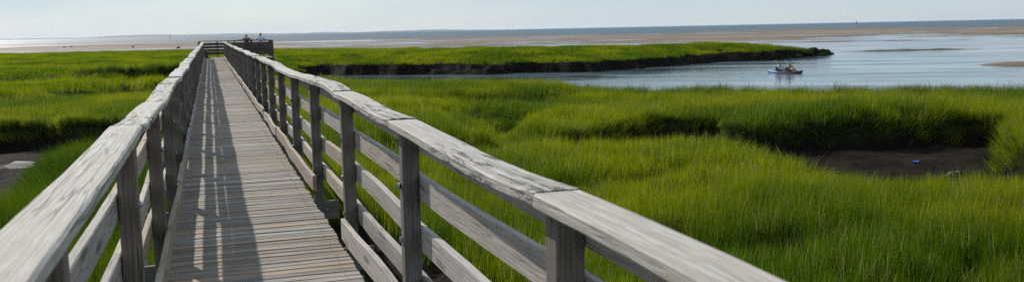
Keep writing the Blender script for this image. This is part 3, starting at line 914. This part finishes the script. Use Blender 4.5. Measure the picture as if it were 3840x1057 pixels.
def person(loc, rz, label, J, skin, parts, group=None):
    """J: joints in local metres (x right, y forward, z up)"""
    root = empty('person', loc, rz)
    tag(root, label, 'person', group)
    V, E, I = [], [], {}
    def add(nm, rad, par=None):
        V.append((*J[nm], rad)); I[nm] = len(V)-1
        if par is not None: E.append((I[par], I[nm]))
    add('pelvis', (.155, .11)); add('waist', (.135, .095), 'pelvis'); add('chest', (.165, .11), 'waist'); add('collar', (.10, .08), 'chest')
    add('neck', .055, 'collar'); add('jaw', (.062, .072), 'neck'); add('head', (.078, .095), 'jaw'); add('crown', (.055, .07), 'head')
    add('nose', .016, 'jaw')
    for s_ in 'lr':
        add('sh'+s_, .066, 'collar'); add('el'+s_, .043, 'sh'+s_); add('wr'+s_, .029, 'el'+s_)
        d = Vector(J['wr'+s_])-Vector(J['el'+s_])
        hand_nodes(V, E, I['wr'+s_], J['wr'+s_], J.get('hd'+s_, d), J.get('pn'+s_, (0, .3, -1)))
        add('hip'+s_, .088, 'pelvis'); add('kn'+s_, .058, 'hip'+s_); add('an'+s_, .040, 'kn'+s_); add('toe'+s_, .035, 'an'+s_)
    skin_mesh('body', V, E, skin, root)
    for nm, chains, mat in parts:
        V, E = [], []; ids = {}
        for ch in chains:
            prev = None
            for jn, rad in ch:
                key = jn if isinstance(jn, str) else None
                p_ = J[jn] if key else jn
                if key and key in ids: idx = ids[key]
                else:
                    V.append((*p_, rad)); idx = len(V)-1
                    if key: ids[key] = idx
                if prev is not None: E.append((prev, idx))
                prev = idx
        skin_mesh(nm, V, E, mat, root)
    return root

def lerp(a, b, t): return tuple(Vector(a).lerp(Vector(b), t))
def cloth(name, col):
    k = NT(name)
    n = k.noise(k.n('TexCoord').outputs['Object'], 14, 4)
    k.pbsdf(k.mix(n, tuple(x*.8 for x in col), col), .9, k.bump(n, .4, .02))
    return k.m
M['white_shirt'] = cloth('white_shirt', (.62, .62, .72)); M['orange_shirt'] = cloth('orange_shirt', (.62, .26, .03))
M['navy'] = cloth('navy_shirt', (.075, .09, .14)); M['lilac'] = cloth('pale_shirt', (.66, .69, .92))
M['blue_short'] = cloth('blue_shorts', (.02, .07, .22)); M['dark_short'] = cloth('dark_shorts', (.03, .03, .04))
M['brown_hair'] = cloth('brown_hair', (.07, .035, .02)); M['dark_hair'] = cloth('dark_hair', (.025, .018, .014)); M['blond_hair'] = cloth('blond_hair', (.22, .13, .06))

def shirt_chains(J, sleeve, hem=.02):
    c = [[('pelvis', (.175, .13)), ('waist', (.158, .115)), ('chest', (.185, .128)), ('collar', (.115, .092))]]
    for s_ in 'lr':
        if sleeve < 1: e = (lerp(J['sh'+s_], J['el'+s_], sleeve), .058)
        else: e = ('el'+s_, .054)
        ch = [('collar', (.115, .092)), ('sh'+s_, .080), e]
        if sleeve > 1: ch.append((lerp(J['el'+s_], J['wr'+s_], .93), .041))
        c.append(ch)
    return c
def hair_chains(J, back=.02, bun=False):
    h = Vector(J['head']); f_ = (Vector(J['nose'])-Vector(J['jaw'])); f_.z = 0; f_.normalize()
    c = [[(tuple(h-f_*.045-Vector((0, 0, .03+back))), (.062, .055)), (tuple(h-f_*.035+Vector((0, 0, .035))), (.080, .080)), (tuple(Vector(J['crown'])-f_*.012+Vector((0, 0, .022))), (.062, .07))]]
    if bun: c.append([(tuple(Vector(J['crown'])-f_*.06+Vector((0, 0, .07))), .035), (tuple(Vector(J['crown'])-f_*.07+Vector((0, 0, .11))), .048)])
    return c
def shorts_chains(J, t=.85):
    return [[('pelvis', (.172, .128)), ('hipl', .105), (lerp(J['hipl'], J['knl'], t), .085)], [('pelvis', (.172, .128)), ('hipr', .105), (lerp(J['hipr'], J['knr'], t), .085)]]

def standing(h=1.72, arms='spread', tilt=0.0):
    k_ = h/1.75
    J = dict(pelvis=(0, 0, .95), waist=(0, .0, 1.10), chest=(0, -.01, 1.30), collar=(0, -.005, 1.44), neck=(0, .01, 1.50), jaw=(0, .035, 1.565), head=(0, .02, 1.64), crown=(0, .015, 1.70), nose=(0, .13, 1.60),
             shl=(-.19, -.01, 1.41), shr=(.19, -.01, 1.41), hipl=(-.10, 0, .88), hipr=(.10, 0, .88), knl=(-.11, .03, .48), knr=(.12, .05, .48), anl=(-.11, -.01, .07), anr=(.13, .0, .07), toel=(-.13, .16, .035), toer=(.16, .17, .035))
    if arms == 'spread':     # both arms laid back along the railing cap
        J.update(ell=(-.38, -.18, 1.33), elr=(.39, -.18, 1.33), wrl=(-.60, -.26, 1.335), wrr=(.62, -.26, 1.335), hdl=(-1, 0, -.1), hdr=(1, 0, -.1), pnl=(0, 0, -1), pnr=(0, 0, -1))
    else:                    # one hand on the cap, one elbow out
        J.update(ell=(-.40, -.12, 1.25), wrl=(-.47, -.22, 1.27), hdl=(-.3, -.6, -.05), pnl=(0, 0, -1), elr=(.36, .02, 1.16), wrr=(.30, -.20, 1.27), hdr=(.2, -1, -.1), pnr=(0, 0, -1))
    return {a: tuple(c*k_ if k_ != 1 and not a.startswith(('hd', 'pn')) else c for c in v) for a, v in J.items()}
J = standing(1.60, 'spread')
person((2.46, PY0+.33, 0), 0, 'person in a dark navy shirt leaning back with arms spread along the platform railing', J, M['tan'],
       [('shirt', shirt_chains(J, .55), M['navy']), ('shorts', shorts_chains(J), M['dark_short']), ('hair', hair_chains(J), M['brown_hair'])], 'people on the viewing platform')
J = standing(1.68, 'one')
person((3.42, PY0+.33, 0), math.radians(8), 'person in a pale lilac shirt with short dark hair standing at the platform railing', J, M['tan'],
       [('shirt', shirt_chains(J, .6), M['lilac']), ('shorts', shorts_chains(J), M['dark_short']), ('hair', hair_chains(J, 0), M['dark_hair'])], 'people on the viewing platform')

# ------------------------------------------------------------------ kayak
KX, KY = 54.4, 78.9
HD = Vector((.27, -.963, 0)).normalized()
krz = math.atan2(-HD.x, HD.y)
kay = empty('kayak', (KX, KY, WATER), krz)
tag(kay, 'two seat kayak with blue stern and dark maroon bow paddled across the channel', 'kayak')
k = NT('kayak_plastic')
oc = k.n('TexCoord').outputs['Object']
yy = k.n('SeparateXYZ', ins={0: oc}).outputs[1]
f_ = k.ramp(k.math('ADD', yy, k.math('MULTIPLY', k.math('SUBTRACT', k.noise(oc, 4, 4), .5), .8)), -1.2, .1)
k.pbsdf(k.mix(f_, (.06, .19, .40), (.085, .022, .035)), .32)
M['kayak'] = k.m
L = 4.3
b = MB(); rings, bcs = [], []
ns = 26
for i in range(ns+1):
    t = -1+2*i/ns
    w_ = .39*(1-abs(t)**2.6)+.012
    keel = -.13+.20*abs(t)**3.5
    sheer = .13+.17*abs(t)**2.4+(.05*max(0, t)**4)
    yv = t*L/2
    sec = [(0, keel), (.55*w_, keel+.015), (.9*w_, keel+.09), (w_, .5*(keel+sheer)+.03), (.97*w_, sheer-.02), (.8*w_, sheer+.012), (.45*w_, sheer+.035*(1-abs(t))+.015), (0, sheer+.06*(1-abs(t))+.02)]
    ring = [(x, yv, z_) for x, z_ in sec]+[(-x, yv, z_) for x, z_ in sec[-2:0:-1]]
    rings.append([Vector(q) for q in ring]); bcs.append([(q[1], q[0], q[2]) for q in ring])
b.loft(rings[::-1], bcs[::-1], .5)
b.build('hull', M['kayak'], kay, True)
M['black'] = plain('black_plastic', (.02, .02, .022), .5)
for cy in (-.72, .55):
    b = MB()
    path = [(.29*math.cos(a), cy+.42*math.sin(a), .245) for a in np.linspace(0, 2*math.pi, 25)]
    b.tube(path, .022, 6); b.build('cockpit_rim', M['black'], kay, True)
    b = MB(); b.board([(-.2, cy-.30, .45), (.2, cy-.30, .45)], YV, ZV, .05, .34, .02); b.build('seat_back', M['black'], kay)
def seated(ly):
    return dict(pelvis=(0, -.06, .33), waist=(0, -.05, .47), chest=(0, .0, .67), collar=(0, .03, .81), neck=(0, .05, .87), jaw=(0, .085, .935), head=(0, .07, 1.01), crown=(0, .06, 1.075), nose=(0, .18, .965),
                shl=(-.18, .03, .77), shr=(.18, .03, .78), hipl=(-.11, .02, .29), hipr=(.11, .02, .29), knl=(-.16, .44, .40), knr=(.16, .44, .40), anl=(-.14, .80, .24), anr=(.14, .80, .24), toel=(-.14, .86, .30), toer=(.14, .86, .30))
def axis_pts():
    c0 = Vector((-.02, .42, .58)); d = Vector((.80, -.22, .56)).normalized()
    return c0, d
def paddler(cy, label, shirtm, sleeve, hairm, bun, shortm, skinm, group):
    J = seated(cy)
    c0, d = axis_pts()
    hr_, hl_ = c0+d*.34, c0-d*.34
    J['wrr'] = tuple(hr_-Vector((.0, .075, .02))); J['wrl'] = tuple(hl_-Vector((.0, .075, -.02)))
    J['elr'] = (.40, .14, .62); J['ell'] = (-.36, .16, .50)
    J['hdr'] = (0, 1, .2); J['hdl'] = (0, 1, -.1); J['pnr'] = (0, .2, -1); J['pnl'] = (0, .2, -1)
    wl = kay.matrix_basis @ Vector((0, cy, 0))
    return person(wl, krz, label, J, skinm, [('shirt', shirt_chains(J, sleeve), shirtm), ('shorts', shorts_chains(J, .75), shortm), ('hair', hair_chains(J, .02, bun), hairm)], group)
kay.rotation_mode = 'XYZ'
bpy.context.view_layer.update()
paddler(-.72, 'rear paddler in a white long sleeved shirt and blue shorts seated in the kayak', M['white_shirt'], 1.5, M['brown_hair'], False, M['blue_short'], M['tan'], 'people in the kayak')
paddler(.55, 'front paddler in an orange shirt with hair tied up seated in the kayak bow', M['orange_shirt'], .5, M['blond_hair'], True, M['dark_short'], M['tan'], 'people in the kayak')
M['blade_tan'] = plain('tan_blade', (.55, .45, .20), .4); M['blade_grey'] = plain('pale_blade', (.55, .58, .55), .4)
def paddle(cy, mat, label):
    base = empty('paddle', kay.matrix_basis @ Vector((0, cy, 0)), krz)
    tag(base, label, 'paddle', 'kayak paddles')
    c0, d = axis_pts()
    b = MB(); b.tube([c0-d*.78, c0+d*.78], .016, 8); b.build('shaft', M['black'], base)
    for s_ in (-1, 1):
        b = MB(); a0 = c0+d*.74*s_; n_ = Vector((.2, .9, .1)); n_ = (n_-d*n_.dot(d)).normalized(); wv = d.cross(n_)
        rings, bcs = [], []
        for t, w_ in ((0, .02), (.08, .06), (.2, .10), (.34, .115), (.44, .085), (.5, .02)):
            q = a0+d*s_*t
            rings.append([q+wv*w_+n_*.004, q-wv*w_+n_*.004, q-wv*w_-n_*.004, q+wv*w_-n_*.004]); bcs.append([(t, 0, 0)]*4)
        b.loft(rings, bcs, .5); b.build('blade', mat, base)
paddle(-.72, M['blade_tan'], 'double bladed paddle with tan blades held by the rear kayaker in white')
paddle(.55, M['blade_grey'], 'double bladed paddle with pale grey blades held by the front kayaker in orange')

# ------------------------------------------------------------------ small things
# blue plastic cup lying in the muddy pool
M['cup_blue'] = plain('blue_plastic', (.015, .06, .36), .35); M['cup_white'] = plain('white_plastic', (.62, .66, .72), .4)
cx, cy = 16.6, 18.5
cz = ground_z(cx, cy)+.043
cup = empty('cup', (cx, cy, cz))
cup.rotation_euler = (math.radians(90), 0, math.radians(50))
tag(cup, 'blue plastic drinking cup with white inside lying on its side in the mud', 'cup')
def lathe(profile, n=20):
    b = MB(); rings = [[Vector((r_*math.cos(2*math.pi*j/n), r_*math.sin(2*math.pi*j/n), z_)) for j in range(n)] for r_, z_ in profile]
    b.loft(rings, [[(z_, r_, 0)]*n for r_, z_ in profile], .5, caps=False)
    return b
pr_ = [(.001, -.058), (.030, -.058), (.033, -.05), (.046, .055), (.050, .058), (.050, .063), (.047, .064)]
lathe(pr_).build('outside', M['cup_blue'], cup, True)
lathe([(.047, .0635), (.043, .05), (.029, -.05), (.001, -.05)]).build('inside', M['cup_white'], cup, True)

def lump(name, loc, size, mat, seed, label, cat, group=None, sub=4):
    bm = bmesh.new(); bmesh.ops.create_icosphere(bm, subdivisions=sub, radius=1)
    P_ = np.array([v.co for v in bm.verts])
    n_ = fbm(P_[:, 0]*1.7+seed, P_[:, 1]*1.7+P_[:, 2]*1.3, seed, 3)+.5*fbm(P_[:, 0]*5+seed, P_[:, 1]*5+P_[:, 2]*4, seed+5, 3)
    for v, q in zip(bm.verts, n_):
        v.co *= 1+.38*q
        v.co.x *= size[0]; v.co.y *= size[1]; v.co.z *= size[2]
    me = bpy.data.meshes.new(name); bm.to_mesh(me); bm.free()
    for p_ in me.polygons: p_.use_smooth = True
    o = link(name, me, None, [mat]); o.location = loc
    tag(o, label, cat, group)
    return o
k = NT('clod_mud')
p = k.pos(); n1 = k.noise(p, 9, 6, .65)
k.pbsdf(k.mix(n1, (.022, .016, .012), (.07, .052, .04)), .75, k.bump(n1, .9, .05))
M['clod'] = k.m
lump('mud_clod', (16.0, 16.6, ground_z(16.0, 16.6)+.03), (.24, .17, .11), M['clod'], 11, 'lumpy brown mud clod at the grassy right end of the creek pool', 'mud clod')
# boulders of slumped mud at the island tip
M['rock'] = M['clod']
names = ['dark slumped boulder nearest the water at the tip of the grassy island', 'broad low mud boulder behind the outermost one on the island tip', 'tall rounded mud boulder below the grass of the island tip',
         'small dark boulder on the waterline beside the island tip', 'flat mud boulder between the grass and the waterline of the island', 'mud boulder furthest from the tip under the island bank']
for i, (x, y, s_) in enumerate([(91.3, 121.6, .8), (89.0, 119.6, .9), (86.8, 118.6, .8), (87.2, 116.9, .6), (83.5, 115.6, .8), (80.6, 113.6, .7)]):
    lump('boulder', (x, y, max(ground_z(x, y), WATER)+.15), (s_, s_*.8, s_*.5), M['soil'], 20+i, names[i], 'boulder', 'boulders at the island tip', 3)
# dark stones on the sand flats
M['stone'] = plain('dark_stone', (.05, .045, .04), .8)
for i, (x, y, s_, lb) in enumerate([(-76, 560, 1.1, 'left one of two dark stones close together on the sand flat'), (-72, 558, 1.0, 'right one of two dark stones close together on the sand flat'),
                              (-35, 480, 1.2, 'single dark stone on the sand flat between the pair and the boardwalk'), (-12, 400, 1.1, 'dark stone on the sand just beside the boardwalk railing')]):
    lump('stone', (x, y, WATER+.35), (s_*.6, s_*.6, .4), M['stone'], 40+i, lb, 'stone', 'stones on the flats', 2)

# tall stalks standing above the rushes
st = [(23.6, 33.9, 1.5), (24.0, 33.5, 1.15), (28.0, 30.6, 1.2), (29.2, 29.9, 1.35), (29.6, 29.4, 1.05), (30.5, 27.4, 1.1), (26.3, 32.2, 1.0)]
words = ['tallest reed stalk, leftmost above the channel edge', 'shorter leafy reed beside the tallest stalk', 'thin bent reed over the middle of the channel edge', 'tall leaning reed right of the middle of the channel edge',
         'low reed stalk just right of the tall leaning one', 'rightmost reed stalk on the channel edge', 'small reed stalk between the tallest one and the bent one']
for (x, y, h), lb in zip(st, words):
    b = MB(); z0 = ground_z(x, y); ln = random.uniform(-.25, .3)
    b.tube([(0, 0, -.05), (ln*.2*h, 0, h*.5), (ln*h*.6, .03, h)], [.012, .009, .003], 5)
    o = b.build('reed', M['rush'], None); o.location = (x, y, z0)
    tag(o, lb, 'reed', 'reeds on the channel edge')
    for q in range(4):
        t = .35+.15*q; sg = random.choice((-1, 1)); bx = ln*h*.5*t
        lf = MB(); lf.board([(bx, 0, h*t), (bx+sg*.09, .01, h*t+.14), (bx+sg*.22, .02, h*t+.17)], YV, ZV, .02, .004, .001)
        lf.build('leaf', M['rush'], o)

# boats on the horizon
M['sail'] = cloth('sail', (.8, .8, .78))
def boat(x, y, label, sailm, h):
    e = empty('sailboat', (x, y, WATER)); tag(e, label, 'sailboat')
    b = MB(); rings, bcs = [], []
    for i in range(11):
        t = -1+i/5; w_ = 1.3*(1-abs(t)**2.2)+.05
        ring = [Vector((t*4.5, q*w_, z_)) for q, z_ in ((-1, 1.0), (-.7, -.2), (0, -.5), (.7, -.2), (1, 1.0))]
        rings.append(ring); bcs.append([(t, 0, 0)]*5)
    b.loft(rings, bcs, .5); b.build('hull', M['stone'], e)
    b = MB(); b.tube([(.3, 0, .5), (.3, 0, h)], .09, 6); b.build('mast', M['metal'], e)
    b = MB(); b.loft([[Vector((.2, .02, 1.8)), Vector((.2, -.02, 1.8)), Vector((-3.6, .3, 1.9)), Vector((-3.6, .34, 1.9))], [Vector((.2, .02, h-.3)), Vector((.2, -.02, h-.3)), Vector((.1, .0, h-.3)), Vector((.1, .04, h-.3))]], [[(0, 0, 0)]*4]*2, .5)
    b.build('sail', sailm, e)
boat(-110, 2950, 'tiny white sailboat far out left of the viewing platform', M['sail'], 12)
boat(2150, 2700, 'tiny dark sailboat on the horizon above the open sea to the right', M['stone'], 13)

# ------------------------------------------------------------------ air
HAZE = 0.00002
if HAZE:
    me = bpy.data.meshes.new('haze')
    bm = bmesh.new(); bmesh.ops.create_cube(bm, size=1)
    bmesh.ops.scale(bm, vec=(50000, 50000, 70), verts=bm.verts); bmesh.ops.translate(bm, vec=(0, 0, 35+WATER-3), verts=bm.verts)
    bm.to_mesh(me); bm.free()
    k = NT('haze_air')
    v = k.n('VolumePrincipled', ins={'Color': (.80, .88, 1.0, 1), 'Density': HAZE, 'Anisotropy': .3})
    k.t.links.new(v.outputs[0], k.out.inputs['Volume'])
    o = link('haze', me, None, [k.m]); o['kind'] = 'stuff'
    tag(o, 'thin pale sea haze over the flats and the bay', 'haze')
